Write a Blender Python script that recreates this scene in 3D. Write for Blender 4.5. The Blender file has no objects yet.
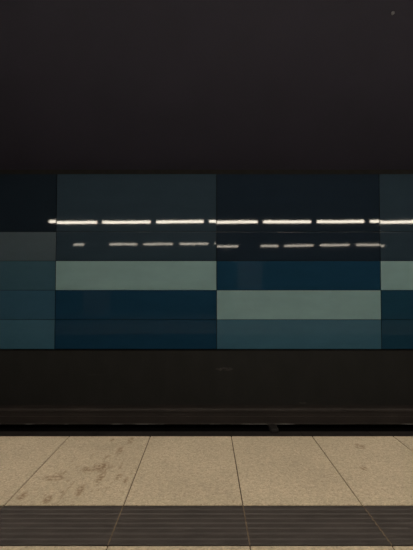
import bpy, bmesh, math, random
from mathutils import Vector, noise

C = bpy.context.scene.collection
scene = bpy.context.scene
random.seed(7)

# ------------------------------------------------------------------ helpers
def obj(name, bm, mat, parent=None, smooth=False):
    me = bpy.data.meshes.new(name)
    bmesh.ops.recalc_face_normals(bm, faces=bm.faces)
    bm.to_mesh(me)
    bm.free()
    for m in (mat if isinstance(mat, (list, tuple)) else [mat]):
        me.materials.append(m)
    if smooth:
        for p in me.polygons:
            p.use_smooth = True
    o = bpy.data.objects.new(name, me)
    C.objects.link(o)
    if parent is not None:
        o.parent = parent
    return o

def thing(name, loc=(0, 0, 0)):
    o = bpy.data.objects.new(name, None)
    o.empty_display_size = 0.1
    o.location = loc
    C.objects.link(o)
    return o

def tag(o, label, cat, group=None):
    o['label'] = label
    o['category'] = cat
    if group:
        o['group'] = group
    return o

def struct(name, bm, mat):
    o = obj(name, bm, mat)
    o['kind'] = 'structure'
    return o

def box(bm, x0, x1, y0, y1, z0, z1, bevel=0.0, seg=2, mi=0):
    r = bmesh.ops.create_cube(bm, size=1.0)
    vs = r['verts']
    for v in vs:
        v.co = Vector(((x0 + x1) / 2 + v.co.x * (x1 - x0),
                       (y0 + y1) / 2 + v.co.y * (y1 - y0),
                       (z0 + z1) / 2 + v.co.z * (z1 - z0)))
    fs = set(f for v in vs for f in v.link_faces)
    for f in fs:
        f.material_index = mi
    if bevel > 0:
        es = list(set(e for v in vs for e in v.link_edges))
        bmesh.ops.bevel(bm, geom=es, offset=bevel, segments=seg, profile=0.5,
                        affect='EDGES', material=-1)

def cyl(bm, p0, p1, r, n=16):
    p0, p1 = Vector(p0), Vector(p1)
    d = p1 - p0
    rot = d.to_track_quat('Z', 'Y').to_matrix().to_4x4()
    rot.translation = (p0 + p1) / 2
    bmesh.ops.create_cone(bm, cap_ends=True, segments=n, radius1=r, radius2=r,
                          depth=d.length, matrix=rot)

def extrude_profile(bm, prof, x0, x1, mi=0):
    """prof: closed list of (y, z); swept along X from x0 to x1."""
    a = [bm.verts.new((x0, y, z)) for y, z in prof]
    b = [bm.verts.new((x1, y, z)) for y, z in prof]
    n = len(prof)
    for i in range(n):
        f = bm.faces.new((a[i], a[(i + 1) % n], b[(i + 1) % n], b[i]))
        f.material_index = mi
    bm.faces.new(a).material_index = mi
    bm.faces.new(list(reversed(b))).material_index = mi

# ---------------------------------------------------------------- materials
def new_mat(name):
    m = bpy.data.materials.new(name)
    m.use_nodes = True
    nt = m.node_tree
    return m, nt, nt.nodes['Principled BSDF']

def ramp(nt, stops):
    r = nt.nodes.new('ShaderNodeValToRGB')
    els = r.color_ramp.elements
    while len(els) < len(stops):
        els.new(0.5)
    for e, (p, c) in zip(els, stops):
        e.position = p
        e.color = c if len(c) == 4 else (*c, 1)
    return r

def coords(nt, scale=(1, 1, 1), rot=(0, 0, 0)):
    t = nt.nodes.new('ShaderNodeTexCoord')
    mp = nt.nodes.new('ShaderNodeMapping')
    mp.inputs['Scale'].default_value = scale
    mp.inputs['Rotation'].default_value = rot
    nt.links.new(t.outputs['Object'], mp.inputs['Vector'])
    return mp.outputs['Vector']

def tex_noise(nt, vec, scale, detail=4, rough=0.55):
    n = nt.nodes.new('ShaderNodeTexNoise')
    n.inputs['Scale'].default_value = scale
    n.inputs['Detail'].default_value = detail
    n.inputs['Roughness'].default_value = rough
    nt.links.new(vec, n.inputs['Vector'])
    return n.outputs['Fac']

def mix_col(nt, fac, a, b, mode='MIX'):
    m = nt.nodes.new('ShaderNodeMix')
    m.data_type = 'RGBA'
    m.blend_type = mode
    for sock, v in ((m.inputs[0], fac), (m.inputs[6], a), (m.inputs[7], b)):
        if isinstance(v, (int, float)):
            sock.default_value = v
        elif isinstance(v, tuple):
            sock.default_value = v if len(v) == 4 else (*v, 1)
        else:
            nt.links.new(v, sock)
    return m.outputs[2]

def math_n(nt, op, a, b=None, clamp=False):
    m = nt.nodes.new('ShaderNodeMath')
    m.operation = op
    m.use_clamp = clamp
    for i, v in enumerate((a, b)):
        if v is None:
            continue
        if isinstance(v, (int, float)):
            m.inputs[i].default_value = v
        else:
            nt.links.new(v, m.inputs[i])
    return m.outputs[0]

def spot_mask(nt, cx, cy, cz, rx, ry, rz):
    """soft ellipsoid mask (1 inside, 0 outside) in object space: the outline of a mark."""
    t = nt.nodes.new('ShaderNodeTexCoord')
    s = nt.nodes.new('ShaderNodeVectorMath'); s.operation = 'SUBTRACT'
    s.inputs[1].default_value = (cx, cy, cz)
    nt.links.new(t.outputs['Object'], s.inputs[0])
    d = nt.nodes.new('ShaderNodeVectorMath'); d.operation = 'DIVIDE'
    d.inputs[1].default_value = (rx, ry, rz)
    nt.links.new(s.outputs[0], d.inputs[0])
    l = nt.nodes.new('ShaderNodeVectorMath'); l.operation = 'LENGTH'
    nt.links.new(d.outputs[0], l.inputs[0])
    r = nt.nodes.new('ShaderNodeMapRange')
    r.interpolation_type = 'SMOOTHSTEP'
    r.inputs['From Min'].default_value = 0.35
    r.inputs['From Max'].default_value = 1.0
    r.inputs['To Min'].default_value = 1.0
    r.inputs['To Max'].default_value = 0.0
    nt.links.new(l.outputs['Value'], r.inputs['Value'])
    return r.outputs['Result']

def plain(name, col, rough=0.6, spec=0.5, metal=0.0, var=0.25, scale=6.0, bump=0.0):
    m, nt, b = new_mat(name)
    v = coords(nt)
    n = tex_noise(nt, v, scale, 5)
    lo = tuple(c * (1 - var) for c in col)
    hi = tuple(min(1, c * (1 + var)) for c in col)
    r = ramp(nt, [(0.3, lo), (0.7, hi)])
    nt.links.new(n, r.inputs[0])
    nt.links.new(r.outputs[0], b.inputs['Base Color'])
    b.inputs['Roughness'].default_value = rough
    b.inputs['Specular IOR Level'].default_value = spec
    b.inputs['Metallic'].default_value = metal
    if bump:
        bn = nt.nodes.new('ShaderNodeBump')
        bn.inputs['Strength'].default_value = bump
        bn.inputs['Distance'].default_value = 0.004
        nt.links.new(tex_noise(nt, v, scale * 14, 3), bn.inputs['Height'])
        nt.links.new(bn.outputs[0], b.inputs['Normal'])
    return m

def enamel(name, col):
    m, nt, b = new_mat(name)
    v = coords(nt, (1.2, 1.2, 3.0))
    n = tex_noise(nt, v, 1.6, 3)
    r = ramp(nt, [(0.3, tuple(c * 0.94 for c in col)), (0.7, tuple(c * 1.06 for c in col))])
    nt.links.new(n, r.inputs[0])
    nt.links.new(r.outputs[0], b.inputs['Base Color'])
    # thin film of dust and wiping streaks: slightly uneven gloss
    n2 = tex_noise(nt, coords(nt, (1.0, 1.0, 6.0)), 3.0, 4)
    rr = nt.nodes.new('ShaderNodeMapRange')
    rr.inputs['To Min'].default_value = 0.027
    rr.inputs['To Max'].default_value = 0.042
    nt.links.new(n2, rr.inputs['Value'])
    nt.links.new(rr.outputs['Result'], b.inputs['Roughness'])
    b.inputs['Specular IOR Level'].default_value = 0.165
    return m

# platform stone: beige terrazzo with fine chips, walked-in brown stains
def stone_mat():
    m, nt, b = new_mat('beige_terrazzo')
    v = coords(nt)
    big = tex_noise(nt, v, 2.3, 4)
    base = ramp(nt, [(0.30, (0.43, 0.36, 0.265)), (0.72, (0.51, 0.428, 0.315))])
    nt.links.new(big, base.inputs[0])
    # chips
    vor = nt.nodes.new('ShaderNodeTexVoronoi')
    vor.inputs['Scale'].default_value = 150
    nt.links.new(v, vor.inputs['Vector'])
    sep = nt.nodes.new('ShaderNodeSeparateColor')
    nt.links.new(vor.outputs['Color'], sep.inputs[0])
    chips = ramp(nt, [(0.0, (0.62, 0.62, 0.62)), (0.25, (0.92, 0.92, 0.92)), (0.75, (1.05, 1.05, 1.05)), (1.0, (1.3, 1.3, 1.3))])
    nt.links.new(sep.outputs[0], chips.inputs[0])
    c = mix_col(nt, 0.75, base.outputs[0], chips.outputs[0], 'MULTIPLY')
    fine = ramp(nt, [(0.3, (0.86, 0.86, 0.86)), (0.7, (1.1, 1.1, 1.1))])
    nt.links.new(tex_noise(nt, v, 38, 3), fine.inputs[0])
    c = mix_col(nt, 0.9, c, fine.outputs[0], 'MULTIPLY')
    # brown aggregate specks
    sp = ramp(nt, [(0.60, (0, 0, 0)), (0.70, (1, 1, 1))])
    nt.links.new(tex_noise(nt, coords(nt, (1, 0.6, 1)), 62, 3, 0.6), sp.inputs[0])
    c = mix_col(nt, math_n(nt, 'MULTIPLY', sp.outputs[0], 0.45), c, (0.21, 0.145, 0.09))
    # general small brown marks
    mk = ramp(nt, [(0.64, (0, 0, 0)), (0.72, (1, 1, 1))])
    nt.links.new(tex_noise(nt, coords(nt, (1.6, 0.55, 1)), 8.5, 4, 0.6), mk.inputs[0])
    c = mix_col(nt, math_n(nt, 'MULTIPLY', mk.outputs[0], 0.30), c, (0.17, 0.115, 0.062))
    # spilled stains, gathered on one slab
    area = spot_mask(nt, -0.72, 2.62, 0.0, 0.42, 0.62, 0.5)
    st = ramp(nt, [(0.55, (0, 0, 0)), (0.66, (1, 1, 1))])
    nt.links.new(tex_noise(nt, coords(nt, (1.5, 0.42, 1), (0, 0, 0.10)), 21.0, 5, 0.66), st.inputs[0])
    f = math_n(nt, 'MULTIPLY', math_n(nt, 'MULTIPLY', area, st.outputs[0]), 0.6)
    c = mix_col(nt, f, c, (0.19, 0.115, 0.055))
    # single worn spots
    spots = [(-0.655, 2.74, .075, .10), (-0.74, 2.70, .05, .05), (-0.90, 2.58, .09, .05), (-0.99, 2.36, .035, .06), (-0.84, 2.32, .03, .06),
             (-0.70, 2.42, .03, .10), (-0.63, 2.58, .03, .12), (-0.60, 3.02, .03, .10), (-0.52, 2.60, .025, .06), (-0.47, 2.55, .02, .06),
             (1.09, 3.10, .05, .07), (0.98, 2.72, .03, .05), (-0.56, 3.22, .03, .10), (-0.70, 3.24, .02, .05)]
    brk = ramp(nt, [(0.42, (0, 0, 0)), (0.56, (1, 1, 1))])
    nt.links.new(tex_noise(nt, v, 44, 4, 0.6), brk.inputs[0])
    for (x, y, rx, ry) in spots:
        f = math_n(nt, 'MULTIPLY', math_n(nt, 'MULTIPLY', spot_mask(nt, x, y, 0, rx, ry, 0.4), brk.outputs[0]), 0.78)
        c = mix_col(nt, f, c, (0.19, 0.115, 0.055))
    nt.links.new(c, b.inputs['Base Color'])
    b.inputs['Roughness'].default_value = 0.55
    b.inputs['Specular IOR Level'].default_value = 0.3
    bn = nt.nodes.new('ShaderNodeBump')
    bn.inputs['Strength'].default_value = 0.12
    bn.inputs['Distance'].default_value = 0.002
    nt.links.new(tex_noise(nt, v, 160, 2), bn.inputs['Height'])
    nt.links.new(bn.outputs[0], b.inputs['Normal'])
    return m

def lower_wall_mat():
    m, nt, b = new_mat('dark_painted_concrete')
    v = coords(nt)
    r = ramp(nt, [(0.3, (0.0150, 0.0142, 0.0132)), (0.7, (0.0195, 0.0185, 0.0172))])
    nt.links.new(tex_noise(nt, coords(nt, (1, 1, 0.5)), 4, 5), r.inputs[0])
    c = r.outputs[0]
    brk = ramp(nt, [(0.44, (0, 0, 0)), (0.62, (1, 1, 1))])
    nt.links.new(tex_noise(nt, coords(nt, (1.0, 1, 3.2)), 18, 4, 0.65), brk.inputs[0])
    for (x, z, rx, rz, a) in ((0.31, -0.205, .19, .035, .10), (0.24, -0.215, .05, .03, .10), (1.62, -0.77, .09, .022, .09), (-1.9, -0.3, .2, .015, .04)):
        f = math_n(nt, 'MULTIPLY', math_n(nt, 'MULTIPLY', spot_mask(nt, x, 7.31, z, rx, 0.3, rz), brk.outputs[0]), a * 3)
        c = mix_col(nt, f, c, (0.20, 0.19, 0.17))
    nt.links.new(c, b.inputs['Base Color'])
    b.inputs['Roughness'].default_value = 0.7
    b.inputs['Specular IOR Level'].default_value = 0.2
    return m

def emit_mat(name, col, strength):
    m, nt, b = new_mat(name)
    b.inputs['Base Color'].default_value = (0.8, 0.8, 0.8, 1)
    b.inputs['Emission Color'].default_value = (*col, 1)
    b.inputs['Emission Strength'].default_value = strength
    return m

def painted_glint_edge():
    m, nt, b = new_mat('patchy_painted_glint')
    r = ramp(nt, [(0.50, (0.03, 0.026, 0.022)), (0.60, (0.17, 0.165, 0.155))])  # pale patches paint the broken glint along the metal edge
    nt.links.new(tex_noise(nt, coords(nt, (1.7, 1, 1)), 1.6, 3), r.inputs[0])
    nt.links.new(r.outputs[0], b.inputs['Base Color'])
    b.inputs['Roughness'].default_value = 0.5
    return m

M = {
    'glint': painted_glint_edge(),
    'stone': stone_mat(),
    'grout': plain('brown_grout', (0.075, 0.052, 0.032), 0.9, 0.1, var=0.3, scale=20),
    'concrete': plain('platform_concrete', (0.10, 0.09, 0.08), 0.85, 0.2),
    'tactile': plain('dark_ribbed_stone', (0.040, 0.0325, 0.0300), 0.6, 0.35, var=0.22, scale=9, bump=0.15),
    'pale_joint': plain('pale_joint', (0.17, 0.13, 0.09), 0.9, 0.1, var=0.3, scale=20),
    'ceiling': plain('dark_ceiling', (0.0175, 0.0158, 0.0238), 0.75, 0.2, var=0.08, scale=1.5),
    'black': plain('shadow_gap_black', (0.012, 0.011, 0.010), 0.8, 0.1),
    'lower': lower_wall_mat(),
    'cover': plain('brown_cover_board', (0.027, 0.021, 0.0185), 0.6, 0.3, var=0.2, scale=3),
    'steel': plain('rubbed_steel', (0.16, 0.15, 0.14), 0.45, 0.5, metal=0.7, var=0.35, scale=2.2),
    'duct': plain('dusty_duct', (0.030, 0.025, 0.023), 0.8, 0.2),
    'bracket': plain('dusty_bracket', (0.020, 0.0175, 0.0165), 0.7, 0.3),
    'bed': plain('track_bed', (0.028, 0.025, 0.022), 0.95, 0.1, scale=18, var=0.4),
    'pillar': plain('pillar_tile', (0.62, 0.60, 0.64), 0.5, 0.4, var=0.06),
    'far': plain('far_wall_dark', (0.02, 0.02, 0.022), 0.8, 0.1),
    'housing': plain('lamp_housing_white', (0.55, 0.54, 0.5), 0.4, 0.5, var=0.05),
    'tube': emit_mat('fluorescent_glow', (1.0, 0.90, 0.745), 74.0),
    'tube_dim': emit_mat('fluorescent_glow_dim', (1.0, 0.90, 0.745), 30.0),  # emission set lower so this row mirrors dimmer in the panels
    'fitting': plain('pale_plastic', (0.13, 0.13, 0.135), 0.4, 0.5, var=0.05),
}

# ------------------------------------------------------------- the setting
XL, XR = -14.0, 14.0
Y_EDGE, Y_BACK = 3.314, -7.0
WALL_Y = 7.31                  # face of the wall that carries the panels
SOFFIT = 3.19                  # where the slanted soffit meets the wall
CEIL = 5.00
BED = -1.25
PITCH, X0 = 0.6155, 0.188      # paving: joint spacing and one joint's position
S_NEAR, S_FAR = 1.907, 2.259   # the dark ribbed strip

# floor: paving slabs standing on a grout bed, one mesh
bm = bmesh.new()
ts = 0.045
def slab_row(y0, y1, g=0.0026):
    k0 = math.floor((XL - X0) / PITCH) + 1
    k1 = math.floor((XR - X0) / PITCH)
    for k in range(k0, k1):
        a = X0 + k * PITCH
        box(bm, a + g, a + PITCH - g, y0 + g, y1 - g, -ts, 0.0, bevel=0.0022, seg=1, mi=0)
rows = [(S_FAR, Y_EDGE + 0.003)]
y = S_NEAR
while y - 1.055 > Y_BACK + 0.3:
    rows.append((y - 1.055, y))
    y -= 1.055
Y_BACK = y
for a, b_ in rows:
    slab_row(a, b_)
box(bm, XL, XR, Y_BACK, Y_EDGE - 0.012, -0.30, -ts + 0.0395, mi=1)
box(bm, XL, XR, S_NEAR - 0.001, S_FAR + 0.001, -ts + 0.0385, -ts + 0.0393, mi=1)
struct('floor', bm, [M['stone'], M['grout']])

bm = bmesh.new()               # platform body below the slabs
box(bm, XL, XR, Y_BACK + 0.25, Y_EDGE - 0.25, BED, -0.30)
struct('wall_platform', bm, M['concrete'])

bm = bmesh.new()
box(bm, XL, XR, Y_EDGE - 0.6, WALL_Y + 0.3, BED - 0.2, BED)
struct('floor_track', bm, M['bed'])
bm = bmesh.new()
box(bm, XL, XR, -11.3, Y_BACK + 0.6, BED - 0.2, BED)
struct('floor_far_track', bm, M['bed'])

bm = bmesh.new()
extrude_profile(bm, [(-11.3, CEIL), (WALL_Y - (CEIL - SOFFIT), CEIL), (WALL_Y, SOFFIT), (WALL_Y + 0.3, SOFFIT),
                     (WALL_Y + 0.3, CEIL + 0.2), (-11.3, CEIL + 0.2)], XL, XR)
struct('ceiling', bm, M['ceiling'])

ROW0, ROWH, NR = 0.130, 0.496, 6
PANEL_TOP = ROW0 + ROWH * NR
bm = bmesh.new()               # wall behind and above the panels
box(bm, XL, XR, WALL_Y, WALL_Y + 0.3, ROW0 - 0.035, SOFFIT)
struct('wall_far', bm, M['black'])
bm = bmesh.new()               # dark dado wall under the panels
box(bm, XL, XR, WALL_Y - 0.004, WALL_Y + 0.3, BED, ROW0 - 0.035)
struct('wall_lower', bm, M['lower'])
bm = bmesh.new()
box(bm, XL, XR, -11.3, -11.0, BED, CEIL)
struct('wall_back', bm, M['far'])
for nm, x in (('wall_left', XL), ('wall_right', XR)):
    bm = bmesh.new()
    s = -1 if x < 0 else 1
    box(bm, min(x, x + s * 0.2), max(x, x + s * 0.2), -11.3, WALL_Y + 0.3, BED - 0.2, CEIL)
    struct(nm, bm, M['far'])

# -------------------------------------------------- enamel cladding panels
COLS = [-5.305, -2.555, 0.171, 2.947, 5.70]
E = {
    'nearblack': enamel('enamel_near_black', (0.0095, 0.0155, 0.0235)),
    'slate': enamel('enamel_dark_slate', (0.0225, 0.038, 0.054)),
    'midnight': enamel('enamel_midnight', (0.0105, 0.018, 0.029)),
    'grey': enamel('enamel_grey', (0.062, 0.086, 0.104)),
    'sage': enamel('enamel_pale_sage', (0.195, 0.305, 0.315)),
    'petrol': enamel('enamel_petrol', (0.037, 0.084, 0.116)),
    'teal': enamel('enamel_teal', (0.031, 0.082, 0.128)),
    'pale_teal': enamel('enamel_pale_teal', (0.042, 0.108, 0.155)),
    'navy': enamel('enamel_navy', (0.0085, 0.037, 0.072)),
    'ink': enamel('enamel_ink_navy', (0.011, 0.043, 0.073)),
}
GRID = [  # bands from the top, columns from the left
    ['nearblack', 'slate', 'midnight', 'slate'],
    ['grey', 'slate', 'midnight', 'slate'],
    ['petrol', 'sage', 'navy', 'sage'],
    ['teal', 'navy', 'sage', 'ink'],
    ['pale_teal', 'navy', 'pale_teal', 'ink'],
]
WORD = {'nearblack': 'near-black', 'slate': 'dark slate', 'midnight': 'midnight blue-black', 'grey': 'mid grey',
        'sage': 'pale sage green', 'petrol': 'dull petrol blue', 'teal': 'dark teal', 'pale_teal': 'lighter teal',
        'navy': 'deep navy', 'ink': 'ink-dark navy'}
ROWW = ['tall top row under ceiling', 'second row from top', 'middle row of five',
        'second row from bottom', 'bottom row above dark dado']
COLW = ['left edge column', 'left-centre column', 'right-centre column', 'right edge column']

TWIST = 0.0010

def panel_mesh(w, h, seed):
    """enamelled tray: gently uneven face, rolled edges, returned sides"""
    t, r = 0.034, 0.0022
    nx, nz = 36, 10
    bm = bmesh.new()
    def off(x, z):
        u, v = x / w, z / h
        edge = min(1.0, min(x, w - x) / 0.05 + 0.15, min(z, h - z) / 0.05 + 0.15)
        n = noise.noise(Vector((x * 0.85 + seed * 13.1, z * 0.5 + seed * 5.7, seed * 3.3)))
        n2 = noise.noise(Vector((x * 2.6 + seed * 3.1, z * 1.2, seed * 9.3)))
        return n * 0.0011 + n2 * 0.00020 - TWIST * (x - w / 2) * (z - h / 2)
    def stops(L, n):
        e = r + 0.004
        return [r, e] + [e + (L - 2 * e) * i / n for i in range(1, n)] + [L - e, L - r]
    xs, zs = stops(w, nx), stops(h, nz)
    nx, nz = len(xs) - 1, len(zs) - 1
    g = [[bm.verts.new((x, off(x, z), z)) for z in zs] for x in xs]
    for i in range(nx):
        for j in range(nz):
            bm.faces.new((g[i][j], g[i + 1][j], g[i + 1][j + 1], g[i][j + 1]))
    # rolled rim, ring by ring
    ring = [(i, 0) for i in range(nx)] + [(nx, j) for j in range(nz)] + \
           [(i, nz) for i in range(nx, 0, -1)] + [(0, j) for j in range(nz, 0, -1)]
    prev = [g[i][j] for i, j in ring]
    for a in (22.5, 45, 67.5, 90, None):
        cur = []
        for i, j in ring:
            b = g[i][j].co
            dx = -1 if i == 0 else (1 if i == nx else 0)
            dz = -1 if j == 0 else (1 if j == nz else 0)
            if a is None:
                o, d = r, t
            else:
                o, d = r * math.sin(math.radians(a)), b.y + r * (1 - math.cos(math.radians(a)))
            cur.append(bm.verts.new((b.x + dx * o, d, b.z + dz * o)))
        for k in range(len(ring)):
            q = (k + 1) % len(ring)
            bm.faces.new((prev[k], prev[q], cur[q], cur[k]))
        prev = cur
    bm.faces.new(prev)
    return bm

GX, GZ = 0.0050, 0.0034
seed = 1
TILT = {(1, 2): -0.0026, (1, 3): -0.0020, (0, 1): -0.0004, (0, 3): 0.0006, (1, 1): -0.0006}
BANDS = [(0, 2), (2, 3), (3, 4), (4, 5), (5, 6)]      # the top panel is twice as tall
for r_, (ra, rb) in enumerate(BANDS):
    for c_ in range(4):
        x0, x1 = COLS[c_] + GX, COLS[c_ + 1] - GX
        z1 = PANEL_TOP - ROWH * ra - GZ
        z0 = PANEL_TOP - ROWH * rb + GZ
        key = GRID[r_][c_]
        o = obj('cladding_panel', panel_mesh(x1 - x0, z1 - z0, seed), E[key], smooth=True)
        o.location = (x0, WALL_Y - 0.034 - 0.0035, z0)
        o.rotation_euler = (TILT.get((r_, c_), 0.0), 0, 0)       # each tray hangs a hair out of true
        seed += 1
        tag(o, '%s glossy panel, %s, %s' % (WORD[key], ROWW[r_], COLW[c_]), 'wall panel',
            'enamel cladding panels on the far wall')

# ------------------------------------------------ ribbed tactile strip
bm = bmesh.new()
NRIB = 8
dep = S_FAR - S_NEAR
prof = [(S_NEAR + 0.003, -0.006)]
p = (dep - 0.006) / NRIB
for i in range(NRIB):
    y0 = S_NEAR + 0.003 + i * p
    prof += [(y0 + p * 0.02, 0.0005), (y0 + p * 0.10, 0.0030), (y0 + p * 0.50, 0.0030), (y0 + p * 0.60, -0.0012), (y0 + p * 0.96, -0.0012)]
prof += [(S_FAR - 0.003, -0.006)]
k0 = math.floor((XL - X0) / PITCH) + 1
k1 = math.floor((XR - X0) / PITCH)
for k in range(k0, k1):
    a = X0 + k * PITCH
    extrude_profile(bm, prof, a + 0.0027, a + PITCH - 0.0027, 0)
    box(bm, a - 0.0026, a + 0.0026, S_NEAR + 0.004, S_FAR - 0.004, -0.0055, 0.0026, mi=1)
box(bm, X0 + k0 * PITCH, X0 + k1 * PITCH, S_NEAR + 0.003, S_FAR - 0.003, -0.0062, -0.0045, mi=0)
o = obj('tactile_strip', bm, [M['tactile'], M['pale_joint']])
tag(o, 'dark grey-brown ribbed tactile strip set across the beige platform paving', 'tactile paving')

# -------------------------------------------- conductor rail and its cover
cr = thing('conductor_rail', (0, 6.62, BED))
tag(cr, 'brown covered conductor rail running low along the dark far wall', 'rail')
H0, H1 = 0.345, 0.583          # cover bottom and top above the bed (local z)
bm = bmesh.new()
prof = [(-0.020, H0), (-0.020, H0 + 0.055), (-0.026, H0 + 0.060), (-0.026, H0 + 0.110), (-0.018, H0 + 0.116),
        (-0.018, H0 + 0.165), (-0.026, H0 + 0.171), (-0.026, H0 + 0.205), (-0.010, H1 - 0.012), (0.020, H1),
        (0.150, H1), (0.150, H1 - 0.016), (0.024, H1 - 0.016), (-0.002, H1 - 0.040), (-0.002, H0)]
extrude_profile(bm, prof, XL + 0.05, XR - 0.05)
obj('cover_board', bm, M['cover'], cr)
bm = bmesh.new()
rp = [(0.030, H0 + 0.02), (0.090, H0 + 0.02), (0.090, H0 + 0.045), (0.068, H0 + 0.055), (0.068, H0 + 0.10),
      (0.085, H0 + 0.11), (0.085, H0 + 0.125), (0.035, H0 + 0.125), (0.035, H0 + 0.11), (0.052, H0 + 0.10),
      (0.052, H0 + 0.055), (0.030, H0 + 0.045)]
extrude_profile(bm, rp, XL + 0.05, XR - 0.05)
obj('rail', bm, M['steel'], cr)
bm = bmesh.new()
extrude_profile(bm, [(-0.023, H0 - 0.007), (-0.023, H0 + 0.0015), (0.0, H0 + 0.0015), (0.0, H0 - 0.007)], XL + 0.05, XR - 0.05)
o = obj('edge_strip', bm, M['glint'], cr)
o['label'] = 'thin metal edge with painted pale glints under the brown cover'
for bx in (1.005, -5.2, 7.2):
    bm = bmesh.new()
    box(bm, bx - 0.055, bx + 0.055, -0.014, 0.11, 0.012, 0.05, 0.006)
    box(bm, bx - 0.032, bx + 0.032, 0.0, 0.09, 0.05, H0 + 0.02, 0.008)
    box(bm, bx - 0.07, bx + 0.07, -0.010, 0.12, H0 - 0.05, H0 - 0.008, 0.008)
    cyl(bm, (bx - 0.045, -0.008, 0.03), (bx - 0.045, -0.03, 0.03), 0.011, 6)
    cyl(bm, (bx + 0.045, -0.008, 0.03), (bx + 0.045, -0.03, 0.03), 0.011, 6)
    box(bm, bx - 0.10, bx + 0.10, -0.05, 0.17, 0.0, 0.014, 0.003)
    box(bm, bx - 0.06, bx + 0.06, -0.20, 0.02, 0.2635, 0.325, 0.012)
    b_ = obj('bracket', bm, M['bracket'], cr)
    b2 = bmesh.new()
    for q in range(4):
        z = 0.10 + q * 0.05
        bmesh.ops.create_cone(b2, cap_ends=True, segments=20, radius1=0.058, radius2=0.042, depth=0.026,
                              matrix=__import__('mathutils').Matrix.Translation((bx, 0.045, z)))
    cyl(b2, (bx, 0.045, 0.07), (bx, 0.045, 0.29), 0.036, 20)
    obj('insulator', b2, M['bracket'], b_)

# low cable duct between the track and the conductor rail
bm = bmesh.new()
DT = 0.262
extrude_profile(bm, [(6.30, BED), (6.30, BED + DT - 0.02), (6.308, BED + DT - 0.012), (6.50, BED + DT - 0.012), (6.50, BED)],
                XL + 0.02, XR - 0.02)
x = XL + 0.9
while x < XR - 0.6:             # cover slabs, one per metre
    box(bm, x - 0.5, x + 0.494, 6.29, 6.51, BED + DT - 0.012, BED + DT, 0.002, 1)
    x += 1.0
o = obj('cable_duct', bm, M['duct'])
tag(o, 'low dark cable duct showing just above the platform edge below the brown rail cover', 'cable duct')

# --------------------------------------------------- small ceiling fitting
t = thing('ceiling_sensor', (2.51, 5.652, 4.848))
t.rotation_euler = (math.radians(-45), 0, 0)
tag(t, 'tiny pale round fitting on the dark ceiling near the upper right corner', 'sensor')
bm = bmesh.new()
bmesh.ops.create_cone(bm, cap_ends=True, segments=20, radius1=0.019, radius2=0.024, depth=0.008,
                      matrix=__import__('mathutils').Matrix.Translation((0, 0, -0.004)))
obj('base', bm, M['fitting'], t, True)
bm = bmesh.new()
bmesh.ops.create_uvsphere(bm, u_segments=16, v_segments=8, radius=0.013,
                          matrix=__import__('mathutils').Matrix.Translation((0, 0, -0.010)))
obj('lens', bm, M['fitting'], t, True)

# ---------------------------------------------------------- ceiling lamps
def lamp(L, glow, label, group):
    """round diffuser tube under a narrow spine, hung on two rods; base point = tube axis"""
    t = thing('fluorescent_lamp')
    tag(t, label, 'lamp', group)
    bm = bmesh.new()
    box(bm, -L / 2 - 0.03, L / 2 + 0.03, -0.024, 0.024, 0.045, 0.095, 0.005, 2)
    for s in (-1, 1):
        cyl(bm, (s * L / 2, 0, 0), (s * (L / 2 + 0.03), 0, 0), 0.041, 24)
        box(bm, s * (L / 2 + 0.015) - 0.014, s * (L / 2 + 0.015) + 0.014, -0.02, 0.02, 0.03, 0.08, 0.003, 1)
    obj('spine', bm, M['housing'], t)
    bm = bmesh.new()
    cyl(bm, (-L / 2, 0, 0), (L / 2, 0, 0), 0.037, 24)
    obj('diffuser', bm, glow, t)
    for s in (-1, 1):
        bm = bmesh.new()
        cyl(bm, (s * L * 0.36, 0, 0.10), (s * L * 0.36, 0, CEIL - LAMP_Z), 0.008, 10)
        cyl(bm, (s * L * 0.36, 0, CEIL - LAMP_Z - 0.03), (s * L * 0.36, 0, CEIL - LAMP_Z), 0.035, 16)
        obj('hanging_rod', bm, M['steel'], t)
    return t

LAMP_Z = 3.12
def dup(root, loc):
    r = root.copy(); C.objects.link(r); r.location = loc
    for ch in list(root.children):
        c = ch.copy(); C.objects.link(c); c.parent = r
    return r

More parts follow.
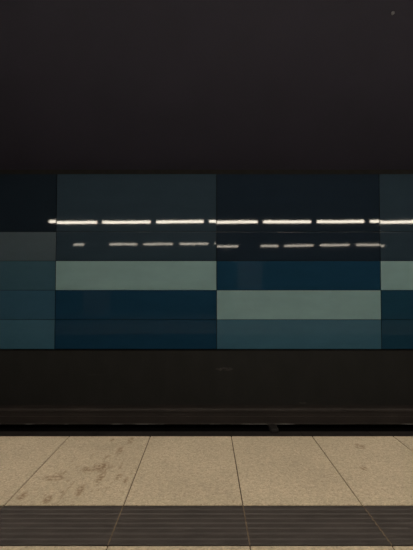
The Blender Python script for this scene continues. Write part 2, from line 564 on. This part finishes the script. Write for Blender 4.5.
l1 = lamp(1.385, M['tube'], 'fluorescent lamp of the row above the platform edge, mirrored as the brighter upper dashes',
          'lamps above the platform edge')
for k in range(9):
    loc = (-3.87 + 1.553 * k, 2.10, LAMP_Z)
    if k == 0: l1.location = loc
    else: dup(l1, loc)
l2 = lamp(1.21, M['tube_dim'], 'fluorescent lamp of the row deeper over the platform, mirrored as the dimmer lower dashes',
          'lamps over the middle of the platform')
for k in range(9):
    loc = (-5.05 + 1.5 * k, -3.69, LAMP_Z)
    if k == 0: l2.location = loc
    else: dup(l2, loc)

# ------------------------------------------------------- platform pillars
for x, lab in ((-4.45, 'pale square pillar mirrored faintly in the left navy panels'),
               (1.72, 'pale square pillar mirrored faintly in the navy panel right of centre')):
    t = thing('pillar', (x, -2.9, 0))
    tag(t, lab, 'pillar')
    bm = bmesh.new()
    box(bm, -0.43, 0.43, -0.37, 0.37, 0.12, CEIL, 0.012)
    obj('shaft', bm, M['far'], t)
    bm = bmesh.new()
    box(bm, -0.46, 0.46, -0.4, 0.4, 0.12, 2.35, 0.012)
    obj('tiled_casing', bm, M['pillar'], t)
    bm = bmesh.new()
    box(bm, -0.475, 0.475, -0.415, 0.415, 0.0, 0.12, 0.006)
    obj('plinth', bm, M['cover'], t)

# ----------------------------------------------------------- world, camera
w = bpy.data.worlds.new('underground')
scene.world = w
w.use_nodes = True
w.node_tree.nodes['Background'].inputs[0].default_value = (0.0, 0.0, 0.0, 1)
w.node_tree.nodes['Background'].inputs[1].default_value = 0.0

cam = bpy.data.cameras.new('camera')
cam.sensor_fit = 'HORIZONTAL'
cam.sensor_width = 36.0
cam.lens = 36.0 * 430.0 / 413.0
co = bpy.data.objects.new('camera', cam)
C.objects.link(co)
co.location = (0, 0, 1.10)
co.rotation_euler = (math.radians(90) + math.atan(16.5 / 430.0), 0, 0)
scene.camera = co

vs = scene.view_settings
vs.view_transform = 'Standard'
vs.look = 'None'
vs.gamma = 1.0
vs.use_curve_mapping = False
vs.exposure = 0.0
scene.cycles.max_bounces = 8
scene.cycles.use_denoising = True
